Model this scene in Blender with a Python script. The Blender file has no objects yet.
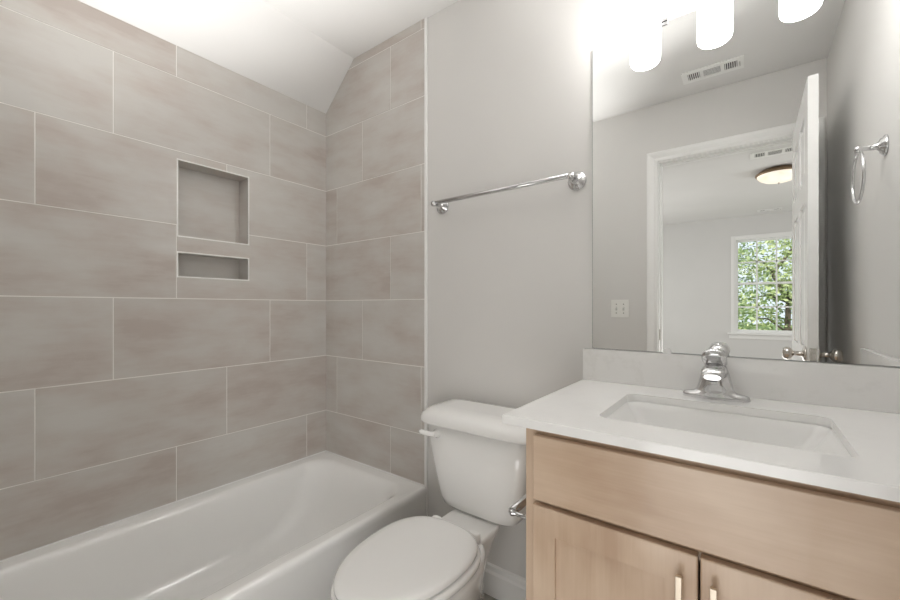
import bpy, bmesh, math, random
from mathutils import Vector, Matrix
random.seed(7)
PI = math.pi
SC = bpy.context.scene
COL = SC.collection
H = 1.155                      # camera height
CEIL_Z = 2.465

# ------------------------------------------------------------------ camera
cd = bpy.data.cameras.new('camera')
cam = bpy.data.objects.new('camera', cd)
COL.objects.link(cam)
cam.location = (1.905, -1.383, H)
cam.rotation_euler = (PI / 2, 0, math.radians(36.88))
cd.sensor_width = 36.0
cd.lens = 398.0 / 900.0 * 36.0
cd.shift_y = 6.9 / 900.0
cd.clip_start = 0.02
SC.camera = cam

# ------------------------------------------------------------------ world, lights, exposure
SC.view_settings.view_transform = 'Standard'
SC.view_settings.look = 'None'
SC.view_settings.exposure = 2.42
SC.view_settings.gamma = 1.0
SC.view_settings.use_curve_mapping = False
SC.cycles.use_denoising = True
SC.cycles.max_bounces = 14
SC.cycles.diffuse_bounces = 8
SC.cycles.glossy_bounces = 8
SC.cycles.transparent_max_bounces = 16
SC.cycles.sample_clamp_indirect = 6.0

w = bpy.data.worlds.new('daylight'); SC.world = w
w.use_nodes = True
wn = w.node_tree.nodes; wl = w.node_tree.links
bg = wn['Background']
bg.inputs[0].default_value = (0.80, 0.90, 1.0, 1)
bg.inputs[1].default_value = .24


def light(name, kind, loc, rot, energy, size=None, size_y=None, color=(1, 1, 1)):
    ld = bpy.data.lights.new(name, kind)
    ld.energy = energy
    ld.color = color
    if kind == 'AREA':
        ld.shape = 'RECTANGLE'; ld.size = size; ld.size_y = size_y or size
    if kind == 'SUN':
        ld.angle = math.radians(1.0)
    o = bpy.data.objects.new(name, ld)
    o.location = loc; o.rotation_euler = rot
    COL.objects.link(o)
    return o


light('sun', 'SUN', (0, 0, 8), (math.radians(-50), math.radians(12), 0), .66, color=(1, .96, .88))
light('bedroom_side_fill', 'AREA', (4.3, -3.6, 1.2), (0, PI / 2, 0), 6.2, 1.6, 1.6, (1, .995, .98))  # added fill lamp brightening the bedroom, no window on this side
light('bedroom_side_fill', 'AREA', (-.4, -3.9, 1.2), (0, -PI / 2, 0), 6.2, 1.6, 1.6, (1, .995, .98))  # second added fill from the opposite side, softens the dome light's shadow
fl = light('ceiling_bounce_fill', 'SPOT', (.48, -1.34, .8), (Vector((.60, -.95, CEIL_Z)) - Vector((.48, -1.34, .8))).to_track_quat('-Z', 'Y').to_euler(), 33, color=(1, .985, .965))  # added unseen spot, bounces fill off the ceiling over the tub side
d_ = Vector((1.52, -.40, CEIL_Z)) - Vector((.98, -1.40, .9))
f2 = light('ceiling_bounce_fill', 'SPOT', (.98, -1.40, .9), d_.to_track_quat('-Z', 'Y').to_euler(), 20, color=(1, .985, .965))  # another added spot, bounces fill down onto counter and toilet
f2.data.spot_size = math.radians(38); f2.data.spot_blend = 1.0; f2.data.shadow_soft_size = .05
fl.data.spot_size = math.radians(62); fl.data.spot_blend = 1.0; fl.data.shadow_soft_size = .08
light('doorway_low_fill', 'AREA', (1.80, -1.68, .42), (math.radians(100), 0, math.radians(22)), 1.0, .6, .75, (1, .99, .975))  # added fill lamp behind the camera, kept below the mirror's view
SHADE_STRENGTH = 2.35


# ------------------------------------------------------------------ materials
def mat(name, col=(.8, .8, .8), rough=.5, metal=0.0, coat=0.0, spec=.5):
    m = bpy.data.materials.new(name); m.use_nodes = True
    b = m.node_tree.nodes['Principled BSDF']
    b.inputs['Base Color'].default_value = (*col, 1)
    b.inputs['Roughness'].default_value = rough
    b.inputs['Metallic'].default_value = metal
    b.inputs['Coat Weight'].default_value = coat
    b.inputs['Coat Roughness'].default_value = .05
    b.inputs['Specular IOR Level'].default_value = spec
    return m


def nd(m, t, **kw):
    n = m.node_tree.nodes.new(t)
    for k, v in kw.items():
        setattr(n, k, v)
    return n


def lk(m, a, b):
    m.node_tree.links.new(a, b)


def coords(m, scale=(1, 1, 1), rot=(0, 0, 0)):
    tc = nd(m, 'ShaderNodeTexCoord'); mp = nd(m, 'ShaderNodeMapping')
    mp.inputs['Scale'].default_value = scale; mp.inputs['Rotation'].default_value = rot
    lk(m, tc.outputs['Object'], mp.inputs['Vector'])
    return mp.outputs['Vector']


def noise(m, vec, scale, detail=3, rough=.5):
    n = nd(m, 'ShaderNodeTexNoise')
    n.inputs['Scale'].default_value = scale; n.inputs['Detail'].default_value = detail
    n.inputs['Roughness'].default_value = rough
    lk(m, vec, n.inputs['Vector'])
    return n.outputs['Fac']


def ramp(m, fac, stops):
    r = nd(m, 'ShaderNodeValToRGB')
    while len(r.color_ramp.elements) > 1:
        r.color_ramp.elements.remove(r.color_ramp.elements[0])
    r.color_ramp.elements[0].position = stops[0][0]; r.color_ramp.elements[0].color = (*stops[0][1], 1)
    for p, c in stops[1:]:
        e = r.color_ramp.elements.new(p); e.color = (*c, 1)
    lk(m, fac, r.inputs['Fac'])
    return r.outputs['Color']


def base(m, out):
    lk(m, out, m.node_tree.nodes['Principled BSDF'].inputs['Base Color'])


def bump(m, fac, strength, dist=.002):
    b = nd(m, 'ShaderNodeBump')
    b.inputs['Strength'].default_value = strength; b.inputs['Distance'].default_value = dist
    lk(m, fac, b.inputs['Height'])
    lk(m, b.outputs['Normal'], m.node_tree.nodes['Principled BSDF'].inputs['Normal'])


def paint(name, col, rough=.55, st=.12):
    m = mat(name, col, rough)
    v = coords(m)
    f = noise(m, v, 2.2, 2)
    base(m, ramp(m, f, [(.3, tuple(c * .985 for c in col)), (.7, tuple(min(1, c * 1.015) for c in col))]))
    bump(m, noise(m, v, 420, 2), st, .0006)
    return m


M = {}
M['wall'] = paint('wall_paint', (.685, .675, .658))
M['bedwall'] = paint('bedroom_wall_paint', (.66, .655, .645))
M['ceil'] = paint('ceiling_paint', (.78, .775, .765), .8)
M['trim'] = mat('trim_paint', (.84, .84, .83), .28)
M['door'] = mat('door_paint', (.82, .82, .81), .22)
M['porc'] = mat('porcelain', (.88, .88, .87), .12, coat=.5)
M['tubm'] = mat('tub_enamel', (.87, .87, .86), .16, coat=.5)
M['seatm'] = mat('seat_plastic', (.88, .88, .87), .2, coat=.2)
M['chrome'] = mat('chrome', (.66, .66, .665), .11, 1)
M['nickel'] = mat('satin_nickel', (.62, .59, .55), .22, 1)
M['pull'] = mat('brushed_pull', (.74, .65, .54), .5, 1)
M['bronze'] = mat('bronze', (.27, .19, .12), .4, .8)
M['slot'] = mat('toggle_slot', (.45, .45, .44), .5)
M['dark'] = mat('dark_gap', (.06, .06, .06), .8)
M['vent'] = mat('vent_enamel', (.88, .88, .87), .35)
M['ventdark'] = mat('duct', (.09, .09, .09), .8)
M['plastic'] = mat('white_plastic', (.80, .80, .77), .3)
M['clip'] = mat('clear_plastic', (.8, .8, .8), .15)
M['grout'] = mat('grout', (.84, .825, .79), .8)
M['niche_trim'] = mat('niche_trim', (.88, .875, .85), .35)
M['mirror'] = mat('mirror_silver', (.93, .94, .935), .0, 1)
M['medge'] = mat('mirror_edge', (.35, .38, .38), .15, .6)
M['bark'] = mat('bark', (.12, .09, .065), .9)
M['carpet'] = mat('carpet', (.45, .42, .38), .95)
M['grass'] = mat('lawn', (.12, .20, .05), .9)

# tile: per tile tone from the attribute, streaky clouds in each
m = M['tile'] = mat('stone_look_tile', (.4, .37, .34), .34)
at_ = nd(m, 'ShaderNodeAttribute'); at_.attribute_name = 'tone'
tc = nd(m, 'ShaderNodeTexCoord')
off = nd(m, 'ShaderNodeVectorMath', operation='SCALE'); off.inputs['Scale'].default_value = 37.0
cmb = nd(m, 'ShaderNodeCombineXYZ')
for k in range(3):
    lk(m, at_.outputs['Fac'], cmb.inputs[k])
lk(m, cmb.outputs[0], off.inputs[0])
add = nd(m, 'ShaderNodeVectorMath', operation='ADD')
lk(m, tc.outputs['Object'], add.inputs[0]); lk(m, off.outputs[0], add.inputs[1])
mp1 = nd(m, 'ShaderNodeMapping'); mp1.inputs['Scale'].default_value = (1, 1, 2.6); lk(m, add.outputs[0], mp1.inputs[0])
mp2 = nd(m, 'ShaderNodeMapping'); mp2.inputs['Scale'].default_value = (1, 1, 9); lk(m, add.outputs[0], mp2.inputs[0])
n1 = noise(m, mp1.outputs[0], 3.2, 5, .55)
n2 = noise(m, mp2.outputs[0], 9, 4, .6)
mx = nd(m, 'ShaderNodeMath', operation='MULTIPLY_ADD'); mx.inputs[1].default_value = .18
lk(m, n2, mx.inputs[0]); lk(m, n1, mx.inputs[2])
mx2 = nd(m, 'ShaderNodeMath', operation='MULTIPLY_ADD'); mx2.inputs[1].default_value = .12
lk(m, at_.outputs['Fac'], mx2.inputs[0]); lk(m, mx.outputs[0], mx2.inputs[2])
base(m, ramp(m, mx2.outputs[0], [(.46, (.470, .415, .380)), (.56, (.520, .475, .440)), (.68, (.555, .528, .496)), (.82, (.585, .568, .54))]))

# wood
def wood(name, grain):
    m = mat(name, (.5, .35, .22), .36, coat=.15)
    sc = {'x': (1.0, 14, 14), 'z': (14, 14, 1.0)}[grain]
    v = coords(m, sc)
    f = noise(m, v, 1.6, 6, .6)
    v2 = coords(m, {'x': (1.6, 3, 3), 'z': (3, 3, 1.6)}[grain])
    f2 = noise(m, v2, 2.6, 3, .5)
    v3 = coords(m, {'x': (6, 200, 200), 'z': (200, 200, 6)}[grain])
    f3 = noise(m, v3, 1.0, 2, .5)
    a = nd(m, 'ShaderNodeMath', operation='MULTIPLY_ADD'); a.inputs[1].default_value = .5
    lk(m, f, a.inputs[0]); lk(m, f2, a.inputs[2])
    b = nd(m, 'ShaderNodeMath', operation='MULTIPLY_ADD'); b.inputs[1].default_value = .12
    lk(m, f3, b.inputs[0]); lk(m, a.outputs[0], b.inputs[2])
    base(m, ramp(m, b.outputs[0], [(.58, (.455, .315, .215)), (.78, (.545, .400, .288)), (.98, (.625, .482, .362))]))
    return m


M['woodx'] = wood('maple_horizontal_grain', 'x')
M['woodz'] = wood('maple_vertical_grain', 'z')

# quartz
m = M['quartz'] = mat('quartz', (.8, .8, .8), .14, coat=.2)
v = coords(m)
f = noise(m, v, 9, 6, .65)
base(m, ramp(m, f, [(.35, (.87, .868, .86)), (.5, (.895, .893, .885)), (.7, (.90, .90, .89))]))
m = M['quartzb'] = mat('quartz_backsplash', (.8, .8, .8), .16, coat=.2)
v = coords(m)
f = noise(m, v, 14, 8, .7)
base(m, ramp(m, f, [(.36, (.80, .795, .78)), (.46, (.84, .835, .825)), (.7, (.845, .84, .83))]))

# lamp glass
m = M['shade'] = mat('lit_shade_glass', (.9, .9, .9), .3)
b = m.node_tree.nodes['Principled BSDF']
b.inputs['Emission Color'].default_value = (1, .98, .955, 1); b.inputs['Emission Strength'].default_value = SHADE_STRENGTH
m = M['bowl'] = mat('lit_alabaster_glass', (.9, .85, .78), .3)
b = m.node_tree.nodes['Principled BSDF']
v = coords(m); f = noise(m, v, 9, 3, .5)
c = ramp(m, f, [(.35, (1, .70, .45)), (.6, (1, .90, .78))])
lk(m, c, b.inputs['Emission Color']); b.inputs['Emission Strength'].default_value = .13

# window glass
m = M['glass'] = bpy.data.materials.new('window_glass'); m.use_nodes = True
nt = m.node_tree; nt.nodes.clear()
o_ = nd(m, 'ShaderNodeOutputMaterial'); mi = nd(m, 'ShaderNodeMixShader'); tr = nd(m, 'ShaderNodeBsdfTransparent')
gl = nd(m, 'ShaderNodeBsdfGlossy'); gl.inputs['Roughness'].default_value = .02
mi.inputs[0].default_value = .015
lk(m, tr.outputs[0], mi.inputs[1]); lk(m, gl.outputs[0], mi.inputs[2]); lk(m, mi.outputs[0], o_.inputs[0])

# leaves
def leafm(name, c1, c2, c3):
    m = mat(name, c2, .55)
    a = nd(m, 'ShaderNodeAttribute'); a.attribute_name = 'tone'
    base(m, ramp(m, a.outputs['Fac'], [(0, c1), (.5, c2), (1, c3)]))
    m.node_tree.nodes['Principled BSDF'].inputs['Subsurface Weight'].default_value = 0
    return m


M['leaf1'] = leafm('leaves_mid', (.12, .20, .06), (.30, .40, .17), (.58, .66, .36))
M['leaf2'] = leafm('leaves_yellow', (.18, .25, .07), (.42, .50, .20), (.72, .76, .42))

# floor tile
m = M['floor'] = mat('floor_tile', (.42, .40, .37), .4)
v = coords(m)
f = noise(m, v, 5, 4, .6)
base(m, ramp(m, f, [(.3, (.30, .285, .26)), (.7, (.40, .38, .35))]))


# ------------------------------------------------------------------ mesh helper
class MB:
    def __init__(s):
        s.v = []; s.f = []; s.mi = []; s.sm = []; s.tone = []; s.mats = []; s.cur = 0; s.t = 0.0

    def m(s, name):
        mm = M[name]
        if mm not in s.mats:
            s.mats.append(mm)
        s.cur = s.mats.index(mm)
        return s

    def face(s, idx, smooth=False):
        s.f.append(tuple(idx)); s.mi.append(s.cur); s.sm.append(smooth); s.tone.append(s.t)

    def box(s, x0, x1, y0, y1, z0, z1):
        if x0 > x1: x0, x1 = x1, x0
        if y0 > y1: y0, y1 = y1, y0
        if z0 > z1: z0, z1 = z1, z0
        n = len(s.v)
        s.v += [(x0, y0, z0), (x1, y0, z0), (x1, y1, z0), (x0, y1, z0), (x0, y0, z1), (x1, y0, z1), (x1, y1, z1), (x0, y1, z1)]
        for q in ((0, 3, 2, 1), (4, 5, 6, 7), (0, 1, 5, 4), (1, 2, 6, 5), (2, 3, 7, 6), (3, 0, 4, 7)):
            s.face([n + k for k in q])
        return s

    def prism(s, pts, d0, d1, axis):
        """2D polygon extruded along axis; pts in the other two axes in order"""
        n = len(s.v); k = len(pts)
        for d in (d0, d1):
            for a, b in pts:
                s.v.append({'x': (d, a, b), 'y': (a, d, b), 'z': (a, b, d)}[axis])
        s.face(range(n, n + k)); s.face(range(n + 2 * k - 1, n + k - 1, -1))
        for i in range(k):
            j = (i + 1) % k
            s.face((n + i, n + j, n + k + j, n + k + i))
        return s

    def rings(s, rings, cap0=True, cap1=True, smooth=True, closed=True):
        n = len(s.v); k = len(rings[0])
        for r in rings:
            s.v += [tuple(p) for p in r]
        for a in range(len(rings) - 1):
            for i in range(k if closed else k - 1):
                j = (i + 1) % k
                s.face((n + a * k + i, n + a * k + j, n + (a + 1) * k + j, n + (a + 1) * k + i), smooth)
        if cap0: s.face(range(n + k - 1, n - 1, -1), False)
        if cap1: s.face(range(n + (len(rings) - 1) * k, n + len(rings) * k), False)
        return s

    def lathe(s, prof, origin, axis=(0, 0, 1), n=32, cap0=True, cap1=True):
        """prof: (radius, distance along axis)"""
        ax = Vector(axis).normalized()
        u = ax.orthogonal().normalized(); w_ = ax.cross(u)
        o = Vector(origin)
        R = []
        for r, d in prof:
            R.append([o + ax * d + (u * math.cos(2 * PI * i / n) + w_ * math.sin(2 * PI * i / n)) * max(r, 1e-5) for i in range(n)])
        return s.rings(R, cap0, cap1)

    def cyl(s, a, b, r, r2=None, n=24):
        a = Vector(a); b = Vector(b)
        return s.lathe([(r, 0), (r if r2 is None else r2, (b - a).length)], a, b - a, n)

    def tube(s, pts, rad, n=16, closed=False, cap=True, flat=1.0):
        pts = [Vector(p) for p in pts]; k = len(pts)
        R = []; prev = None
        for i, p in enumerate(pts):
            if closed:
                t = pts[(i + 1) % k] - pts[i - 1]
            else:
                t = pts[min(i + 1, k - 1)] - pts[max(i - 1, 0)]
            t.normalize()
            if prev is None:
                u = t.orthogonal().normalized()
            else:
                u = (prev - t * prev.dot(t)).normalized()
            prev = u
            w_ = t.cross(u)
            r = rad[i] if isinstance(rad, (list, tuple)) else rad
            R.append([p + (u * math.cos(2 * PI * j / n) + w_ * math.sin(2 * PI * j / n) * flat) * r for j in range(n)])
        if closed:
            R.append(R[0]); cap = False
        return s.rings(R, cap, cap)

    def build(s, name, parent=None, bevel=0, seg=2, sub=0, origin=None, wn=True):
        me = bpy.data.meshes.new(name)
        o_ = Vector(origin) if origin else Vector((0, 0, 0))
        me.from_pydata([tuple(Vector(p) - o_) for p in s.v], [], s.f)
        for mm in s.mats: me.materials.append(mm)
        me.polygons.foreach_set('material_index', s.mi)
        me.polygons.foreach_set('use_smooth', s.sm)
        if any(s.tone):
            a = me.attributes.new('tone', 'FLOAT', 'FACE')
            a.data.foreach_set('value', s.tone)
        bm = bmesh.new(); bm.from_mesh(me)
        bmesh.ops.recalc_face_normals(bm, faces=bm.faces)
        bm.to_mesh(me); bm.free()
        me.update()
        o = bpy.data.objects.new(name, me)
        COL.objects.link(o)
        o.location = o_
        if parent:
            o.parent = parent
            o.location = o_ - parent_world(parent)
        if bevel:
            b = o.modifiers.new('bevel', 'BEVEL'); b.width = bevel; b.segments = seg; b.limit_method = 'ANGLE'; b.angle_limit = math.radians(40)
            b.harden_normals = False
            for p in me.polygons: p.use_smooth = True
            try:
                wnm = o.modifiers.new('wn', 'WEIGHTED_NORMAL'); wnm.keep_sharp = True
            except Exception:
                pass
        if sub:
            b = o.modifiers.new('sub', 'SUBSURF'); b.levels = sub; b.render_levels = sub
        return o


def parent_world(p):
    v = Vector((0, 0, 0))
    while p:
        v = v + p.location; p = p.parent
    return v


def tag(o, label, cat, group=None, kind=None):
    o['label'] = label; o['category'] = cat
    if group: o['group'] = group
    if kind: o['kind'] = kind
    return o


def thing(name, loc, label, cat, group=None):
    o = bpy.data.objects.new(name, None); COL.objects.link(o)
    o.location = loc; o.empty_display_size = .05
    return tag(o, label, cat, group)


def struct(o):
    o['kind'] = 'structure'
    return o


def cells(rect, holes):
    """rect minus holes as rectangles (a0,a1,b0,b1)"""
    A = sorted({rect[0], rect[1], *[min(max(h[k], rect[0]), rect[1]) for h in holes for k in (0, 1)]})
    B = sorted({rect[2], rect[3], *[min(max(h[k], rect[2]), rect[3]) for h in holes for k in (2, 3)]})
    out = []
    for i in range(len(A) - 1):
        for j in range(len(B) - 1):
            a = (A[i] + A[i + 1]) / 2; b = (B[j] + B[j + 1]) / 2
            if A[i + 1] - A[i] < 1e-6 or B[j + 1] - B[j] < 1e-6: continue
            if any(h[0] < a < h[1] and h[2] < b < h[3] for h in holes): continue
            out.append((A[i], A[i + 1], B[j], B[j + 1]))
    return out


def clip_poly(poly, n, d):
    """keep n.p <= d"""
    out = []
    for i in range(len(poly)):
        p, q = poly[i], poly[(i + 1) % len(poly)]
        sp = n[0] * p[0] + n[1] * p[1] - d; sq = n[0] * q[0] + n[1] * q[1] - d
        if sp <= 0: out.append(p)
        if sp * sq < 0:
            t = sp / (sp - sq); out.append((p[0] + (q[0] - p[0]) * t, p[1] + (q[1] - p[1]) * t))
    return out


def superell(n, cx, cy, hx, hyf, hyb, z, pf=2.0, pb=2.0):
    R = []
    for i in range(n):
        t = 2 * PI * i / n
        c, s_ = math.cos(t), math.sin(t)
        p = pf if s_ < 0 else pb
        x = hx * math.copysign(abs(c) ** (2 / p), c)
        y = (hyf if s_ < 0 else hyb) * math.copysign(abs(s_) ** (2 / p), s_)
        R.append((cx + x, cy + y, z))
    return R


def rrect(x0, x1, y0, y1, r, z, n=8):
    R = []
    for cx, cy, a0 in ((x1 - r, y1 - r, 0), (x0 + r, y1 - r, PI / 2), (x0 + r, y0 + r, PI), (x1 - r, y0 + r, 1.5 * PI)):
        for i in range(n + 1):
            a = a0 + PI / 2 * i / n
            R.append((cx + r * math.cos(a), cy + r * math.sin(a), z))
    return R


# ------------------------------------------------------------------ room dimensions
CEIL = 2.465
D = 1.495               # depth of the bathroom
W = 2.235               # right wall
RIM = .344              # bath rim
SL_Z, SL_X = 2.244, .240   # slope meets the left wall at SL_Z and the ceiling at SL_X
OX0, OX1, OZ = 1.442, 2.155, 2.085   # door opening
TW = .115               # door wall thickness
BY = -5.80              # far bedroom wall
G0, ROW = 1.190, .308
NY0, NY1 = -.735, -.445
NICHES = [(NY0, NY1, .299 + H, .614 + H), (NY0, NY1, .129 + H, .2275 + H)]

# ------------------------------------------------------------------ walls
def tiles(mb, a0, a1, b0, b1, phases, step, holes, put, clips=()):
    r = int(math.floor((b0 - G0) / ROW)) - 1
    g = .0018
    while G0 + r * ROW < b1:
        za, zb = G0 + r * ROW, G0 + (r + 1) * ROW
        ph = phases[r % 3]
        k = math.floor((a0 - ph) / step) - 1
        while ph + k * step < a1:
            pa, pb = ph + k * step, ph + (k + 1) * step
            k += 1
            x0, x1, z0, z1 = max(pa + g, a0), min(pb - g, a1), max(za + g, b0), min(zb - g, b1)
            if x1 - x0 < .002 or z1 - z0 < .002: continue
            mb.t = random.uniform(.05, 1)
            for c in cells((x0, x1, z0, z1), holes):
                poly = [(c[0], c[2]), (c[1], c[2]), (c[1], c[3]), (c[0], c[3])]
                for n, d in clips:
                    poly = clip_poly(poly, n, d)
                    if len(poly) < 3: break
                if len(poly) >= 3: put(mb, poly)
        r += 1
    mb.t = 0.0


# left wall
mb = MB().m('grout')
for c in cells((-D - .12, .12, 0, SL_Z), NICHES):
    mb.box(-.16, -.0012, c[0], c[1], c[2], c[3])
wl_ = struct(mb.build('wall_left'))
mb = MB().m('tile')
tiles(mb, -D, -.001, RIM, SL_Z - .001, {0: -.130, 1: -.541, 2: -.336}, .611, NICHES, lambda b, p: b.prism(p, -.006, 0, 'x'))
mb.build('wall_tiles', wl_)
mb = MB().m('tile')
for i, h in enumerate(NICHES):
    y0, y1, z0, z1 = h
    mb.t = .5 + .3 * i
    mb.box(-.098, -.088, y0, y1, z0, z1)
    mb.box(-.098, -.004, y0 - .004, y0 + .0005, z0, z1); mb.box(-.098, -.004, y1 - .0005, y1 + .004, z0, z1)
    mb.box(-.098, -.004, y0, y1, z0 - .004, z0 + .0005); mb.box(-.098, -.004, y0, y1, z1 - .0005, z1 + .004)
mb.t = 0
mb.build('niche_lining', wl_)
mb = MB().m('niche_trim')
for y0, y1, z0, z1 in NICHES:
    t = .0055
    mb.box(-.02, .0012, y0 - t, y0, z0 - t, z1 + t); mb.box(-.02, .0012, y1, y1 + t, z0 - t, z1 + t)
    mb.box(-.02, .0012, y0, y1, z0 - t, z0); mb.box(-.02, .0012, y0, y1, z1, z1 + t)
mb.build('niche_edge_trim', wl_)

# back wall
mb = MB().m('wall').box(-.16, W + .12, 0, .15, 0, CEIL)
wb_ = struct(mb.build('wall_back'))
mb = MB().m('grout')
poly = [(0, RIM), (.728, RIM), (.728, CEIL), (SL_X, CEIL), (0, SL_Z)]
mb.prism(poly, 0, -.0068, 'y')
mb.build('tile_backing', wb_)
mb = MB().m('tile')
sn = (-(CEIL - SL_Z), SL_X)
tiles(mb, .001, .728, RIM, CEIL - .001, {0: .511, 1: .097, 2: .306}, .611, [], lambda b, p: b.prism(p, -.004, -.008, 'y'), [(sn, sn[1] * SL_Z)])
mb.build('wall_tiles', wb_)
mb = MB().m('trim')
mb.box(.728, .742, 0, -.0095, 0, CEIL)
mb.build('tile_edge_trim', wb_, bevel=.002)

# right wall
struct(MB().m('wall').box(W, W + .12, -D - TW, .15, 0, CEIL).build('wall_right'))
# front wall with the door
mb = MB().m('wall')
for c in cells((-.16, W + .12, 0, CEIL), [(OX0 - .02, OX1 + .02, -1, OZ + .02)]):
    mb.box(c[0], c[1], -D - TW, -D, c[2], c[3])
struct(mb.build('wall_front'))
# ceiling + slope
BX0, BX1 = -.6, 4.6
mb = MB().m('ceil').box(BX0 - .2, BX1 + .2, BY - .2, .15, CEIL, CEIL + .15)
struct(mb.build('ceiling'))
mb = MB().m('ceil')
mb.prism([(-.16, SL_Z), (0, SL_Z), (SL_X, CEIL), (-.16, CEIL)], -D, 0, 'y')
struct(mb.build('ceiling_slope'))
# floors
struct(MB().m('floor').box(-.16, W + .12, -D - TW * .5, .15, -.1, 0).build('floor'))
struct(MB().m('carpet').box(BX0 - .2, BX1 + .2, BY - .2, -D - TW * .5, -.1, 0).build('floor_bedroom'))
# bedroom walls
WX0, WX1, WZ0, WZ1 = 1.725, 2.495, -.385 + H, 1.005 + H    # rough window opening
mb = MB().m('bedwall')
for c in cells((BX0 - .2, BX1 + .2, 0, CEIL), [(WX0, WX1, WZ0, WZ1)]):
    mb.box(c[0], c[1], BY - .16, BY, c[2], c[3])
struct(mb.build('wall_bedroom_far'))
struct(MB().m('bedwall').box(BX0 - .2, BX0, BY, -D - TW, 0, CEIL).build('wall_bedroom_left'))
struct(MB().m('bedwall').box(BX1, BX1 + .2, BY, -D - TW, 0, CEIL).build('wall_bedroom_right'))
mb = MB().m('bedwall')
mb.box(BX0 - .2, -.16, -D - TW - .1, -D - TW, 0, CEIL).box(W + .12, BX1 + .2, -D - TW - .1, -D - TW, 0, CEIL)
struct(mb.build('wall_bedroom_near'))

# ------------------------------------------------------------------ door frame and door
def casing(mb, x0, x1, zt, y, sgn, wd=.064):
    """mitred profile run up, across and down on the wall plane y, facing sgn"""
    prof = [(0, 0), (0, .009), (.004, .011), (.016, .011), (.019, .0085), (.023, .0085), (.044, .015), (.058, .0165), (wd, .014), (wd, 0)]
    R = []
    for (sx, sz) in ((0, 0), (0, 1), (1, 1), (1, 0)):
        R.append([((x0 - d) if sx == 0 else min(x1 + d, W - .001), y + sgn * t, (zt + d) if sz else 0.0) for d, t in prof])
    mb.rings(R, True, True, False)


def frame(mb, x0, x1, z0, z1, w_, y0, y1):
    """four butted boxes that do not overlap"""
    mb.box(x0, x0 + w_, y0, y1, z0, z1).box(x1 - w_, x1, y0, y1, z0, z1)
    mb.box(x0 + w_, x1 - w_, y0, y1, z0, z0 + w_).box(x0 + w_, x1 - w_, y0, y1, z1 - w_, z1)


mb = MB().m('trim')
casing(mb, OX0 - .006, OX1 + .006, OZ + .006, -D, 1)
casing(mb, OX0 - .006, OX1 + .006, OZ + .006, -D - TW, -1)
mb.box(OX0 - .02, OX0, -D - TW, -D, 0, OZ + .02).box(OX1, OX1 + .02, -D - TW, -D, 0, OZ + .02).box(OX0, OX1, -D - TW, -D, OZ, OZ + .02)
mb.box(OX0, OX0 + .010, -D - .075, -D - .04, 0, OZ).box(OX1 - .01, OX1, -D - .075, -D - .04, 0, OZ).box(OX0 + .01, OX1 - .01, -D - .075, -D - .04, OZ - .010, OZ)
tr1 = struct(mb.build('trim_1'))
mb = MB().m('nickel').box(OX0, OX0 + .0015, -D - .036, -D - .004, H - .215, H - .145)
mb.build('strike_plate', tr1)

DX0, DX1, DY0, DY1, DZ0, DZ1 = 2.096, 2.129, -D - .005, -.785, .012, 2.088
mb = MB().m('door')
st, mid = .11, .1
ys = [DY0, DY0 + st, (DY0 + DY1) / 2 - mid / 2, (DY0 + DY1) / 2 + mid / 2, DY1 - st, DY1]
zs = [DZ0, DZ0 + .24, .86, .98, 1.60, 1.70, DZ1 - .12, DZ1]
holes = []
for (za, zb) in ((zs[1], zs[2]), (zs[3], zs[4]), (zs[5], zs[6])):
    for (ya, yb) in ((ys[1], ys[2]), (ys[3], ys[4])):
        holes.append((ya, yb, za, zb))
for c in cells((DY0, DY1, DZ0, DZ1), holes):
    mb.box(DX0, DX1, c[0], c[1], c[2], c[3])
dr = struct(mb.build('door_1', origin=(DX0, DY0, 0)))
for (ya, yb, za, zb) in holes:
    p = MB().m('door')
    p.box(DX0 + .009, DX1 - .009, ya, yb, za, zb)
    q = .035
    for sx, xx in ((1, DX0), (-1, DX1)):
        R = [[(xx + sx * .009, a, b) for a, b in ((ya + .008, za + .008), (yb - .008, za + .008), (yb - .008, zb - .008), (ya + .008, zb - .008))],
             [(xx + sx * .002, a, b) for a, b in ((ya + q, za + q), (yb - q, za + q), (yb - q, zb - q), (ya + q, zb - q))]]
        p.rings(R, True, True, False)
    p.build('door_panel', dr)
KY, KZ = -.845, H - .196
for s_, x0 in ((-1, DX0), (1, DX1)):
    k = MB().m('nickel')
    k.lathe([(0, 0), (.032, 0), (.032, .004), (.026, .009), (.013, .012), (.0105, .02), (.0105, .038), (.017, .043), (.0255, .050), (.0275, .059), (.026, .068), (.019, .075), (0, .078)], (x0, KY, KZ), (s_, 0, 0), 28, False, False)
    k.build('door_knob', dr)
k = MB().m('nickel').box(DX0 + .006, DX1 - .006, DY1, DY1 + .002, KZ - .029, KZ + .029).box(DX0 + .011, DX1 - .011, DY1, DY1 + .010, KZ - .010, KZ + .010)
k.build('latch_plate', dr, bevel=.001)
for z in (.25, 1.05, 1.80):
    MB().m('nickel').cyl((DX1 + .002, DY0 - .004, z - .045), (DX1 + .002, DY0 - .004, z + .045), .006).build('hinge', dr)

# baseboards
def baseboard(name, x0, x1, y0, y1):
    mb = MB().m('trim')
    if abs(x1 - x0) > abs(y1 - y0):
        s_ = 1 if y1 > y0 else -1
        mb.prism([(y0, 0), (y1, 0), (y1, .088), (y0 + s_ * .008, .098), (y0 + s_ * .007, .116), (y0, .122)], x0, x1, 'x')
    else:
        s_ = 1 if x1 > x0 else -1
        mb.prism([(x0, 0), (x1, 0), (x1, .088), (x0 + s_ * .008, .098), (x0 + s_ * .007, .116), (x0, .122)], y0, y1, 'y')
    return struct(mb.build(name))


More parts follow.
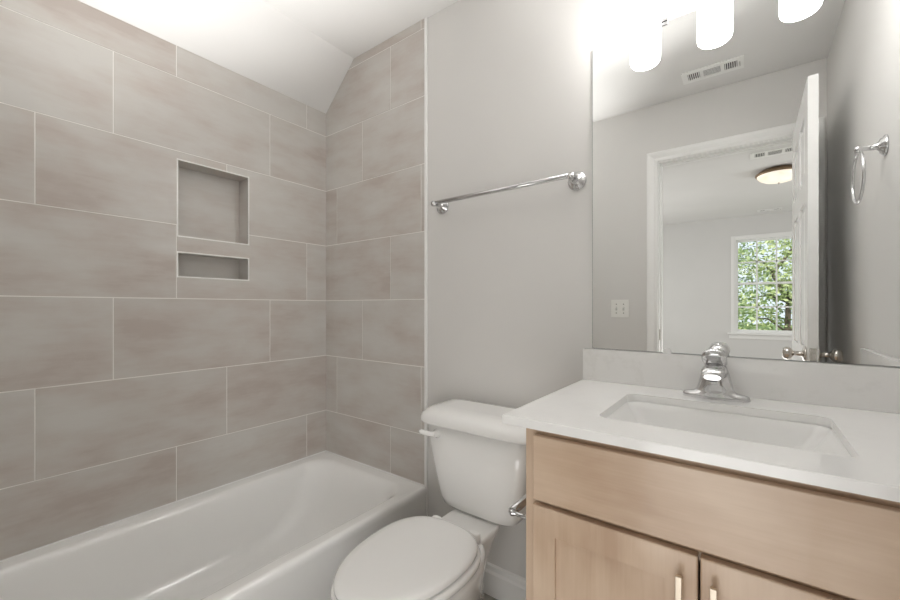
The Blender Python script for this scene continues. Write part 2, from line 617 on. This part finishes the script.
baseboard('baseboard_back', .745, 1.49, 0, -.014)
baseboard('baseboard_front', .76, OX0 - .075, -D, -D + .014)
baseboard('baseboard_right', W, W - .014, -D, -.56)
baseboard('baseboard_bedroom_far', BX0, BX1, BY, BY + .014)

# ------------------------------------------------------------------ window in the bedroom
mb = MB().m('trim')
t = .03
yo = BY - .1
frame(mb, WX0, WX1, WZ0, WZ1, t, yo, BY)
frame(mb, WX0 - .028, WX1 + .028, WZ0 - .02, WZ1 + .028, .034, BY, BY + .012)
win = struct(mb.build('window_1'))
MB().m('trim').box(WX0 - .07, WX1 + .07, BY + .0125, BY + .055, WZ0 - .012, WZ0 + .008).box(WX0 - .05, WX1 + .05, BY, BY + .012, WZ0 - .075, WZ0 - .021).build('window_sill', win)
wz = [.338 + H, .316 + H]


def sash(z0, z1, y):
    f = MB().m('trim'); sw = .026
    x0, x1 = WX0 + t, WX1 - t
    frame(f, x0, x1, z0, z1, sw, y, y + .03)
    xa, xb, za, zb = x0 + sw, x1 - sw, z0 + sw, z1 - sw
    for k in (1, 2):
        xx = xa + (xb - xa) * k / 3
        f.box(xx - .009, xx + .009, y + .006, y + .024, za, zb)
    zz = (za + zb) / 2
    f.box(xa, xb, y + .006, y + .024, zz - .009, zz + .009)
    o = f.build('sash', win)
    MB().m('glass').box(xa, xb, y + .013, y + .017, za, zb).build('glass_pane', o)


sash(.322 + H, WZ1 - t, BY - .095)
sash(WZ0 + t, .352 + H, BY - .06)

# ------------------------------------------------------------------ bathtub
TX1 = .744
mb = MB().m('tubm')
y0, y1 = -D + .002, -.009
def ring4(x0, x1, ya, yb, r, z): return rrect(x0, x1, ya, yb, r, z, 10)
x0 = .0015
R = [ring4(x0 + .0, TX1 - .012, y0, y1, .004, 0),
     ring4(x0, TX1 - .012, y0, y1, .004, .05),
     ring4(x0, TX1 - .004, y0, y1, .004, .06),
     ring4(x0, TX1 - .004, y0, y1, .005, RIM - .045),
     ring4(x0, TX1, y0, y1, .006, RIM - .030),
     ring4(x0, TX1, y0, y1, .007, RIM - .014),
     ring4(x0, TX1 - .004, y0, y1, .008, RIM - .005),
     ring4(x0, TX1 - .014, y0, y1, .008, RIM), ring4(x0 + .002, TX1 - .017, y0 + .002, y1 - .002, .008, RIM)]
# inner profile: (drop, inset left, inset front, inset far end, inset near end)
for dz, l, f, e, n_, r_ in ((0, .052, .048, -.062, .062, .10), (-.002, .060, .056, -.071, .071, .105), (-.008, .068, .065, -.082, .080, .11), (-.018, .074, .073, -.092, .087, .115),
                           (-.035, .079, .081, -.106, .093, .12), (-.07, .085, .091, -.130, .102, .125), (-.13, .095, .106, -.172, .118, .13), (-.19, .107, .122, -.222, .135, .13),
                           (-.235, .121, .140, -.272, .155, .13), (-.265, .142, .163, -.318, .180, .125), (-.282, .170, .190, -.360, .21, .115), (-.290, .205, .225, -.40, .25, .10)):
    R.append(ring4(l, TX1 - f, -D + n_, e, r_, RIM + dz))
mb.rings(R, True, True)
mb.box(.0002, .0045, -D + .002, -.0088, RIM - .002, RIM + .0045).box(.0045, .728, -.0125, -.0085, RIM - .002, RIM + .0045)
tub = tag(mb.build('bathtub', origin=(.37, -D / 2, 0)), 'white alcove bathtub with a rounded rim below the stone-look tiled wall', 'bathtub')

# ------------------------------------------------------------------ toilet
TC = 1.115
toi = thing('toilet', (TC, -.4, 0), 'white two-piece toilet with closed lid between the bathtub and the wooden vanity', 'toilet')
N = 64
mb = MB().m('porc')
def egg(z, hw, yf, yb, yc=-.50, pf=2.0, pb=2.3): return superell(N, TC, yc, hw, yc - yf, yb - yc, z, pf, pb)
mb.rings([egg(.0, .112, -.60, -.14), egg(.018, .112, -.60, -.14), egg(.03, .103, -.585, -.15), egg(.10, .100, -.585, -.16), egg(.16, .110, -.62, -.18),
          egg(.22, .130, -.68, -.21), egg(.29, .155, -.73, -.24), egg(.345, .168, -.752, -.25), egg(.372, .172, -.757, -.25), egg(.386, .170, -.755, -.25), egg(.391, .160, -.745, -.255)])
def deck(z, hw, yf, yb=-.035): return superell(N, TC, (yf + yb) / 2, hw, (yb - yf) / 2, (yb - yf) / 2, z, 5, 5)
mb.rings([deck(.03, .070, -.42, -.20), deck(.15, .072, -.42, -.21), deck(.24, .078, -.42, -.215), deck(.31, .086, -.40, -.195), deck(.355, .094, -.38, -.165), deck(.382, .101, -.36, -.145), deck(.391, .100, -.35, -.145), deck(.396, .094, -.342, -.15)])
mb.build('toilet_bowl', toi)
mb = MB().m('seatm')
def lid(z, d, yb=-.315): return superell(N, TC + .002, -.503, .173 - d, .264 - d, (.503 + yb) - d, z, 2.05, 2.6)
mb.rings([lid(.3985, .004), lid(.401, -.001), lid(.413, -.002), lid(.4175, .002), lid(.419, .008)])
for sx in (-1, 1):
    mb.rings([superell(20, TC + sx * .078, -.302, .020, .013, .013, z, 3, 3) for z in (.3945, .419)] + [superell(20, TC + sx * .078, -.302, .016, .009, .009, .424, 3, 3)])
mb.build('toilet_seat', toi)
mb = MB().m('seatm')
def lid2(z, d, yb=-.318): return superell(N, TC, -.503, .165 - d, .259 - d, (.503 + yb) - d, z, 2.05, 2.6)
mb.rings([lid2(.4215, .004), lid2(.423, .0), lid2(.432, -.001), lid2(.437, .003), lid2(.4415, .012), lid2(.4435, .03), lid2(.445, .08)])
mb.build('toilet_lid', toi)
mb = MB().m('porc')
def tk(z, hw, yf, yb=-.022, p=5): return superell(N, TC, (yf + yb) / 2, hw, (yb - yf) / 2, (yb - yf) / 2, z, p, 8)
mb.rings([tk(.396, .120, -.165), tk(.400, .140, -.182), tk(.411, .158, -.192), tk(.44, .169, -.199), tk(.50, .183, -.205), tk(.60, .205, -.213), tk(.718, .227, -.219)])
tank = mb.build('toilet_tank', toi)
mb = MB().m('porc')
mb.rings([tk(.711, .234, -.228, -.014, 6), tk(.713, .240, -.233, -.012, 6), tk(.721, .243, -.237, -.011, 6), tk(.734, .243, -.238, -.011, 5.5), tk(.748, .239, -.233, -.012, 5), tk(.759, .225, -.222, -.014, 4.5), tk(.766, .211, -.206, -.018, 4.2), tk(.770, .193, -.188, -.024, 4), tk(.771, .158, -.163, -.04, 4)])
mb.build('tank_lid', toi)
mb = MB().m('seatm')
mb.lathe([(0, 0), (.017, 0), (.017, .006), (.012, .012), (.011, .02), (0, .022)], (.968, -.212, .680), (0, -1, 0), 24, False, False)
mb.tube([(.972, -.231, .680), (.955, -.236, .680), (.935, -.240, .681), (.915, -.243, .683), (.906, -.244, .684)], [.009, .0095, .010, .010, .006], 14)
mb.build('flush_lever', toi)

# ------------------------------------------------------------------ vanity
CT = .907          # countertop top
CB = CT - .020
VX0, VX1 = 1.495, 2.180
VF = -.545
van = thing('vanity_cabinet', (1.84, -.3, 0), 'light maple vanity cabinet with two doors under the white counter', 'vanity')
mb = MB().m('woodz')
mb.box(VX0, VX0 + .016, VF + .019, -.003, 0, CB).box(VX1 - .016, VX1, VF + .019, -.003, 0, CB)
mb.box(VX0, VX1, -.018, -.003, .1, CB - .2).box(VX0, VX1, VF + .075, VF + .09, 0, .1)
mb.box(VX0 + .016, VX1 - .016, VF + .08, -.018, .1, .116)
mb.box(VX0, VX0 + .045, VF, VF + .019, .1, CB).box(VX1 - .045, VX1 + .052, VF, VF + .019, .1, CB)
mb.m('woodx').box(VX0 + .045, VX1 - .045, VF, VF + .019, CB - .045, CB).box(VX0 + .045, VX1 - .045, VF, VF + .019, .700, .742).box(VX0 + .045, VX1 - .045, VF, VF + .019, .1, .14)
mb.build('cabinet_body', van, bevel=.001)
OVY = VF - .0195
VB = VF - .0035
FX0, FX1 = 1.520, 2.155
mb = MB().m('woodx').box(FX0, FX1, OVY, VB, .7275, .870)
mb.build('drawer_front', van, bevel=.003)
DT, DB = .7165, .125
MIDX = 1.8355


def cab_door(x0, x1, px):
    mb = MB().m('woodz')
    sw = .052
    sr = .058
    R = []
    for yy, e in ((VB, 0), (OVY + .003, 0), (OVY + .0008, .0008), (OVY, .003)):
        R.append([(x0 + e, yy, DB + e), (x1 - e, yy, DB + e), (x1 - e, yy, DT - e), (x0 + e, yy, DT - e)])
    R += [[(x0 + sw, yy, DB + sr), (x1 - sw, yy, DB + sr), (x1 - sw, yy, DT - sr), (x0 + sw, yy, DT - sr)] for yy in (OVY, VB)]
    R.append(R[0])
    mb.rings(R, False, False, False)
    d = mb.build('door', van)
    MB().m('woodz').box(x0 + sw - .004, x1 - sw + .004, OVY + .008, VB - .001, DB + .055, DT - .055).build('door_panel', d)
    p = MB().m('pull')
    zt = H - .4705
    p.box(px - .005, px + .005, OVY - .026, OVY - .018, zt - .125, zt)
    p.box(px - .004, px + .004, OVY - .019, OVY, zt - .115, zt - .105).box(px - .004, px + .004, OVY - .019, OVY, zt - .02, zt - .010)
    p.build('pull', d, bevel=.001)


cab_door(FX0, MIDX - .0018, 1.807)
cab_door(MIDX + .0018, FX1, 1.858)

# countertop with cut-out
ctop = thing('countertop', (1.84, -.29, CT), 'white quartz countertop with backsplash and sink cut-out on the maple vanity', 'countertop')
SX0, SX1, SY0, SY1 = 1.630, 2.052, -.465, -.155
CX0, CX1, CY0 = 1.451, W - .002, -.577
mb = MB().m('quartz')
nn = 8
inner_t = rrect(SX0, SX1, SY0, SY1, .028, CT, nn); inner_b = rrect(SX0, SX1, SY0, SY1, .028, CB, nn)
# outer ring with the same number of points, projected from each corner's arc
def outer(z, e=0):
    R = []
    for (cx, cy) in ((CX1 - e, -.003), (CX0 + e, -.003), (CX0 + e, CY0 + e), (CX1 - e, CY0 + e)):
        R += [(cx, cy, z)] * (nn + 1)
    return R
ot, ob = outer(CT, .0015), outer(CB)
om = outer(CT - .0015)
k = len(ot); n0 = len(mb.v)
mb.v += ot + om + ob + inner_t + inner_b
def quad(a, b, c, d):
    pts = []
    for q in (a, b, c, d):
        if not pts or all((Vector(mb.v[q]) - Vector(mb.v[p])).length > 1e-7 for p in pts): pts.append(q)
    if len(pts) >= 3: mb.face(pts)
for i in range(k):
    j = (i + 1) % k
    quad(n0 + i, n0 + j, n0 + 3 * k + j, n0 + 3 * k + i)
    quad(n0 + i, n0 + j, n0 + k + j, n0 + k + i)
    quad(n0 + k + i, n0 + k + j, n0 + 2 * k + j, n0 + 2 * k + i)
    quad(n0 + 2 * k + i, n0 + 2 * k + j, n0 + 4 * k + j, n0 + 4 * k + i)
    quad(n0 + 3 * k + i, n0 + 3 * k + j, n0 + 4 * k + j, n0 + 4 * k + i)
o = mb.build('counter_slab', ctop)
bm = bmesh.new(); bm.from_mesh(o.data); bmesh.ops.remove_doubles(bm, verts=bm.verts, dist=1e-6); bmesh.ops.recalc_face_normals(bm, faces=bm.faces); bm.to_mesh(o.data); bm.free()
BS = H - .1425
MB().m('quartzb').box(1.451, W - .002, -.0205, -.002, CT, BS).build('backsplash', ctop, bevel=.0012)
MB().m('quartzb').box(W - .021, W - .002, -.575, -.0205, CT, BS).build('side_splash', ctop, bevel=.0012)

# sink: undermount with sloping walls
sink = thing('sink_basin', (1.836, -.308, CB), 'white rectangular undermount sink basin set in the quartz countertop', 'sink')
mb = MB().m('porc')
def rr(e, z, r=.03, ex=0, ey=0): return rrect(SX0 + e + ex, SX1 - e - ex, SY0 + e + ey, SY1 - e, r, z, 8)
mb.rings([rr(-.030, CB - .004), rr(-.030, CB - .0005), rr(-.002, CB - .0005), rr(.003, CB - .004), rr(.008, CB - .02, .03, .004), rr(.018, CB - .06, .03, .02, .0), rr(.026, CB - .095, .03, .042, .0), rr(.036, CB - .112, .03, .055), rr(.06, CB - .118, .03, .07)], False, True)
R2 = [rr(.06, CB - .128, .03, .06), rr(.02, CB - .118, .03, .05), rr(.008, CB - .09, .03, .03), rr(-.006, CB - .03), rr(-.03, CB - .012), rr(-.030, CB - .004)]
mb.rings(R2, True, False)
mb.build('basin', sink)
MB().m('chrome').lathe([(0, .0), (.021, 0), (.021, .002), (.017, .004), (.006, .005), (0, .007)], (1.841, -.29, CB - .118), (0, 0, 1), 24, False, False).build('drain', sink)

# ------------------------------------------------------------------ faucet
FXC, FYC = 1.832, -.078
fau = thing('faucet', (FXC, FYC, CT), 'chrome single-handle faucet with a flared base behind the white sink', 'faucet')
def ell(z, hx, hy, cy=FYC, cx=FXC, n=40, p=2.0): return superell(n, cx, cy, hx, hy, hy, z, p, p)
mb = MB().m('chrome')
# winged deck base
mb.rings([ell(CT, .077, .026, p=2.3), ell(CT + .007, .077, .026, p=2.3), ell(CT + .012, .074, .024, p=2.2), ell(CT + .0155, .058, .024), ell(CT + .019, .047, .025), ell(CT + .026, .0425, .026), ell(CT + .040, .0385, .026), ell(CT + .055, .035, .025), ell(CT + .070, .0315, .024), ell(CT + .084, .027, .0235), ell(CT + .090, .024, .021)])
mb.build('faucet_body', fau)
mb = MB().m('chrome')
sp = []
for (yy, zz, hx, hz) in ((FYC + .005, .062, .028, .030), (FYC - .018, .074, .028, .024), (FYC - .045, .081, .027, .0185), (FYC - .070, .082, .0265, .0155), (FYC - .092, .079, .026, .0135), (FYC - .108, .074, .024, .0115), (FYC - .114, .071, .018, .007)):
    ring = []
    for i in range(28):
        a = 2 * PI * i / 28
        ring.append((FXC + hx * math.copysign(abs(math.cos(a)) ** .8, math.cos(a)), yy, CT + zz + hz * math.sin(a)))
    sp.append(ring)
mb.rings(sp)
mb.build('spout', fau)
MB().m('ventdark').lathe([(0, 0), (.0105, 0), (.0105, .008), (0, .008)], (FXC, FYC - .098, CT + .0595), (0, 0, 1), 20, False, False).build('aerator', fau)
mb = MB().m('chrome')
mb.lathe([(.0255, 0), (.0275, .003), (.0275, .012), (.026, .022), (.0225, .032), (.017, .039), (.010, .043), (.005, .0445), (.004, .048), (0, .049)], (FXC, FYC, CT + .090), (0, 0, 1), 36, True, False)
R = []
for (dy, dz, hx, hz) in ((.000, .112, .024, .018), (-.018, .112, .026, .022), (-.034, .112, .0275, .0245), (-.046, .113, .0285, .025), (-.055, .114, .028, .023), (-.061, .115, .025, .017), (-.064, .115, .016, .008)):
    ring = []
    for i in range(28):
        a = 2 * PI * i / 28
        ring.append((FXC + hx * math.copysign(abs(math.cos(a)) ** .8, math.cos(a)), FYC + dy - hz * math.sin(a) * .35, CT + dz + hz * math.sin(a)))
    R.append(ring)
mb.rings(R)
mb.build('faucet_handle', fau)

# ------------------------------------------------------------------ mirror
MX0, MX1, MZ0, MZ1 = 1.4785, 2.190, BS + .0015, H + .8785
mir = thing('wall_mirror', (1.834, -.003, MZ0), 'large frameless wall mirror above the backsplash reflecting the bedroom doorway', 'mirror')
MB().m('medge').box(MX0, MX1, -.0055, -.001, MZ0, MZ1).build('mirror_backing', mir)
MB().m('mirror').box(MX0 + .0012, MX1 - .0012, -.0062, -.0055, MZ0 + .0012, MZ1 - .0012).build('mirror_glass', mir)
for x in (1.697,):
    MB().m('chrome').box(x - .010, x + .010, -.0095, -.001, MZ1 - .004, MZ1 + .010).box(x - .010, x + .010, -.0095, -.0063, MZ1 - .012, MZ1 + .002).build('mirror_clip', mir, bevel=.001)
    MB().m('clip').lathe([(0, 0), (.012, 0), (.012, .003), (.009, .005), (0, .006)], (x + .008, -.0063, MZ0 + .003), (0, -1, 0), 20, False, False).build('mirror_clip', mir)

# ------------------------------------------------------------------ vanity light
vl = thing('vanity_light', (1.815, 0, 2.16), 'chrome bath light bar with three lit white glass shades above the mirror', 'vanity light')
MB().m('chrome').box(1.55, 2.08, -.028, -.001, 2.185, 2.29).build('backplate', vl, bevel=.006)
for x in (1.622, 1.820, 2.022):
    MB().m('chrome').tube([(x, -.028, 2.235), (x, -.08, 2.235), (x, -.108, 2.225), (x, -.12, 2.20), (x, -.12, 2.16)], .009, 12).lathe([(.014, 0), (.03, .006), (.032, .03), (.014, .034)], (x, -.12, 2.13), (0, 0, 1), 24).build('arm', vl)
    s_ = MB().m('shade')
    zb = 1.983
    s_.lathe([(0, 0.0), (.030, .000), (.041, .003), (.0455, .009), (.0470, .018), (.0470, .172), (.042, .179), (0, .18)], (x, -.12, zb), (0, 0, 1), 36, False, False)
    s_.build('glass_shade', vl)

# ------------------------------------------------------------------ towel bar
tb = thing('towel_bar', (1.13, 0, H + .441), 'chrome towel bar fixed to the wall over the toilet, left of the mirror', 'towel bar')
for x in (.829, 1.425):
    MB().m('chrome').lathe([(0, 0), (.032, 0), (.033, .003), (.030, .007), (.026, .008), (.0245, .013), (.018, .015), (.014, .020), (.0095, .026), (.008, .048), (.011, .054), (.0125, .062), (.011, .070), (0, .074)], (x, -.0005, H + .441), (0, -1, 0), 32, False, False).build('post', tb)
MB().m('chrome').cyl((.818, -.062, H + .4435), (1.436, -.062, H + .4445), .0086, n=20).build('bar', tb)

# towel ring on the right wall
RY, RZ = -.367, H + .493
rg = thing('towel_ring', (W, RY, RZ), 'chrome towel ring on the right wall, seen in the mirror', 'towel ring')
MB().m('chrome').lathe([(0, 0), (.030, 0), (.031, .003), (.028, .007), (.023, .009), (.022, .013), (.014, .016), (.0095, .022), (.007, .048), (.010, .053), (.012, .060), (.010, .067), (0, .070)], (W, RY, RZ - .008), (-1, 0, 0), 32, False, False).build('post', rg)
cz = RZ - .018 - .077
MB().m('chrome').tube([(W - .060, RY + .077 * math.sin(a), cz + .077 * math.cos(a)) for a in [2 * PI * i / 48 for i in range(48)]], .0042, 12, closed=True).build('ring', rg)

# paper holder on the vanity side
tp = thing('toilet_paper_holder', (VX0, -.47, H - .505), 'empty chrome toilet paper holder on the left side of the vanity', 'toilet paper holder')
for y in (-.512, -.370):
    MB().m('chrome').lathe([(0, 0), (.020, 0), (.020, .004), (.011, .008), (.0055, .012), (.005, .045), (.008, .049), (.0085, .054), (.007, .059), (0, .061)], (VX0, y, H - .503), (-1, 0, 0), 24, False, False).build('post', tp)
MB().m('chrome').cyl((VX0 - .053, -.512, H - .501), (VX0 - .053, -.370, H - .501), .0105, n=20).build('roller', tp)

# ------------------------------------------------------------------ light switch
sw = thing('light_switch', (1.204, -D, H - .012), 'white two-gang toggle switch plate on the wall left of the door, seen in the mirror', 'light switch')
MB().m('plastic').box(1.146, 1.262, -D, -D + .0055, H - .072, H + .048).build('switch_plate', sw, bevel=.002)
for x in (1.181, 1.227):
    MB().m('slot').box(x - .0055, x + .0055, -D + .0054, -D + .006, H - .024, H).build('toggle_slot', sw)
    MB().m('plastic').prism([(-D + .0055, H - .019), (-D + .0055, H - .006), (-D + .017, H - .002), (-D + .017, H - .009)], x - .004, x + .004, 'x').build('toggle', sw)
    MB().m('nickel').cyl((x, -D + .005, H + .018), (x, -D + .0062, H + .018), .003).build('screw', sw)
    MB().m('nickel').cyl((x, -D + .005, H - .042), (x, -D + .0062, H - .042), .003).build('screw', sw)

# ------------------------------------------------------------------ registers
def register(x0, x1, y0, y1, label, name='ceiling_vent', m_='vent'):
    v = thing(name, ((x0 + x1) / 2, (y0 + y1) / 2, CEIL), label, 'vent')
    L = x1 - x0; Wd = y1 - y0
    e = Wd * .21
    a = [x0 + L * f for f in (.10, .30, .36, .64, .70, .90)]
    hs = [(a[0], a[1], y0 + e, y1 - e), (a[2], a[3], y0 + e, y1 - e), (a[4], a[5], y0 + e, y1 - e)]
    fr = MB().m(m_)
    for c in cells((x0, x1, y0, y1), hs): fr.box(c[0], c[1], c[2], c[3], CEIL - .006, CEIL - .001)
    fr.build('register_frame', v)
    b = MB().m('ventdark')
    for h in hs: b.box(h[0], h[1], h[2], h[3], CEIL - .0012, CEIL - .0004)
    b.build('duct_opening', v)
    for gi, h in enumerate(hs):
        s_ = MB().m(m_)
        if gi == 1:
            n = 6
            for i in range(n):
                yy = h[2] + (h[3] - h[2]) * (i + .5) / n
                s_.box(h[0], h[1], yy - .0010, yy + .0012, CEIL - .0055, CEIL - .002)
        else:
            n = 6
            for i in range(n):
                xx = h[0] + (h[1] - h[0]) * (i + .5) / n
                s_.box(xx - .0018, xx + .0018, h[2], h[3], CEIL - .007, CEIL - .002)
        s_.build('louvers', v)
    MB().m('nickel').box(x0 + L * .935, x0 + L * .945, (y0 + y1) / 2 - .02, (y0 + y1) / 2 + .02, CEIL - .012, CEIL - .006).build('damper_lever', v)
    return v


register(1.600, 1.885, -1.325, -1.197, 'white ceiling register over the bathroom, seen in the mirror above the doorway')
register(1.915, 2.25, -3.05, -2.88, 'white ceiling register in the bedroom in front of the dome light')
register(2.00, 2.26, -5.56, -5.44, 'white ceiling register in the bedroom close to the window wall')

# ------------------------------------------------------------------ bedroom dome light
dl = thing('ceiling_dome_light', (2.135, -3.55, CEIL), 'flush bedroom ceiling light with bronze rim and lit alabaster glass bowl', 'ceiling light')
MB().m('bronze').lathe([(.14, 0), (.150, -.008), (.178, -.030), (.182, -.040), (.176, -.048), (.160, -.050)], (2.135, -3.55, CEIL), (0, 0, 1), 48, True, False).build('rim', dl)
MB().m('bowl').lathe([(.168, -.046), (.162, -.062), (.142, -.085), (.105, -.106), (.06, -.118), (.012, -.122), (0, -.122)], (2.135, -3.55, CEIL), (0, 0, 1), 48, False, False).build('glass_bowl', dl)
MB().m('nickel').lathe([(0, -.140), (.007, -.136), (.009, -.128), (.004, -.124), (.010, -.121)], (2.135, -3.55, CEIL), (0, 0, 1), 20, False, False).build('finial', dl)

# ------------------------------------------------------------------ outside
gr = MB().m('grass').box(-30, 34, -60, BY - .2, -1.2, -1.0).build('ground_outside')
struct(gr)


def tree(x, y, h, rad, label, lm, seed, n=5200, zlow=0.0):
    rnd = random.Random(seed)
    t = thing('tree', (x, y, -1), label, 'tree', None)
    tr_ = MB().m('bark')
    pts = [(x, y, -1.0)]; rr_ = [.085]
    for i in range(1, 8):
        pts.append((x + rnd.uniform(-.12, .12) * i * .5, y + rnd.uniform(-.1, .1) * i * .5, -1 + h * .85 * i / 7)); rr_.append(.085 * (1 - i / 8.5))
    tr_.tube(pts, rr_, 10)
    tips = []
    for b in range(16):
        i = rnd.randint(2, 6)
        p = Vector(pts[i]); a = rnd.uniform(0, 2 * PI); L = rad * rnd.uniform(.5, .95)
        q = p + Vector((math.cos(a) * L, math.sin(a) * L, rnd.uniform(.1, .7) * L))
        mid_ = (p + q) / 2 + Vector((0, 0, .15))
        tr_.tube([p, mid_, q], [.03, .02, .008], 6)
        tips += [mid_, q]
    tr_.build('trunk', t)
    lf = MB().m(lm)
    cl = []
    for i in range(70):
        a = rnd.uniform(0, 2 * PI); rr2 = rad * math.sqrt(rnd.random()); zz = rnd.uniform(zlow, h)
        k = math.sqrt(max(.15, 1 - ((zz - h * .5) / (h * .62)) ** 2))
        cl.append(Vector((x + math.cos(a) * rr2 * k, y + math.sin(a) * rr2 * k, -1 + zz)))
    cl += tips
    for i in range(n):
        c_ = rnd.choice(cl)
        p = c_ + Vector((rnd.gauss(0, .26), rnd.gauss(0, .26), rnd.gauss(0, .2)))
        s_ = rnd.uniform(.035, .07)
        u = Vector((rnd.gauss(0, 1), rnd.gauss(0, 1), rnd.gauss(0, .6))).normalized()
        w_ = u.cross(Vector((rnd.gauss(0, 1), rnd.gauss(0, 1), rnd.gauss(0, 1)))).normalized()
        n0 = len(lf.v)
        lf.v += [tuple(p - u * s_), tuple(p + w_ * s_ * .5), tuple(p + u * s_), tuple(p - w_ * s_ * .5)]
        lf.t = rnd.uniform(.02, 1)
        lf.face((n0, n0 + 1, n0 + 2, n0 + 3))
    lf.build('foliage', t)


tree(1.05, -9.6, 5.2, .85, 'leafy green tree nearest the left panes of the bedroom window', 'leaf1', 3, 4200)
tree(2.62, -11.9, 6.2, 1.0, 'yellow-green tree with a dark trunk behind the right panes of the bedroom window', 'leaf2', 5, 6000)
tree(1.0, -15.2, 7.0, 1.6, 'green tree behind the nearest one beyond the bedroom window', 'leaf1', 11, 6500)
tree(3.6, -19.5, 8.0, 2.0, 'farthest tree beyond the bedroom window, behind the yellow-green one', 'leaf2', 14, 6500)
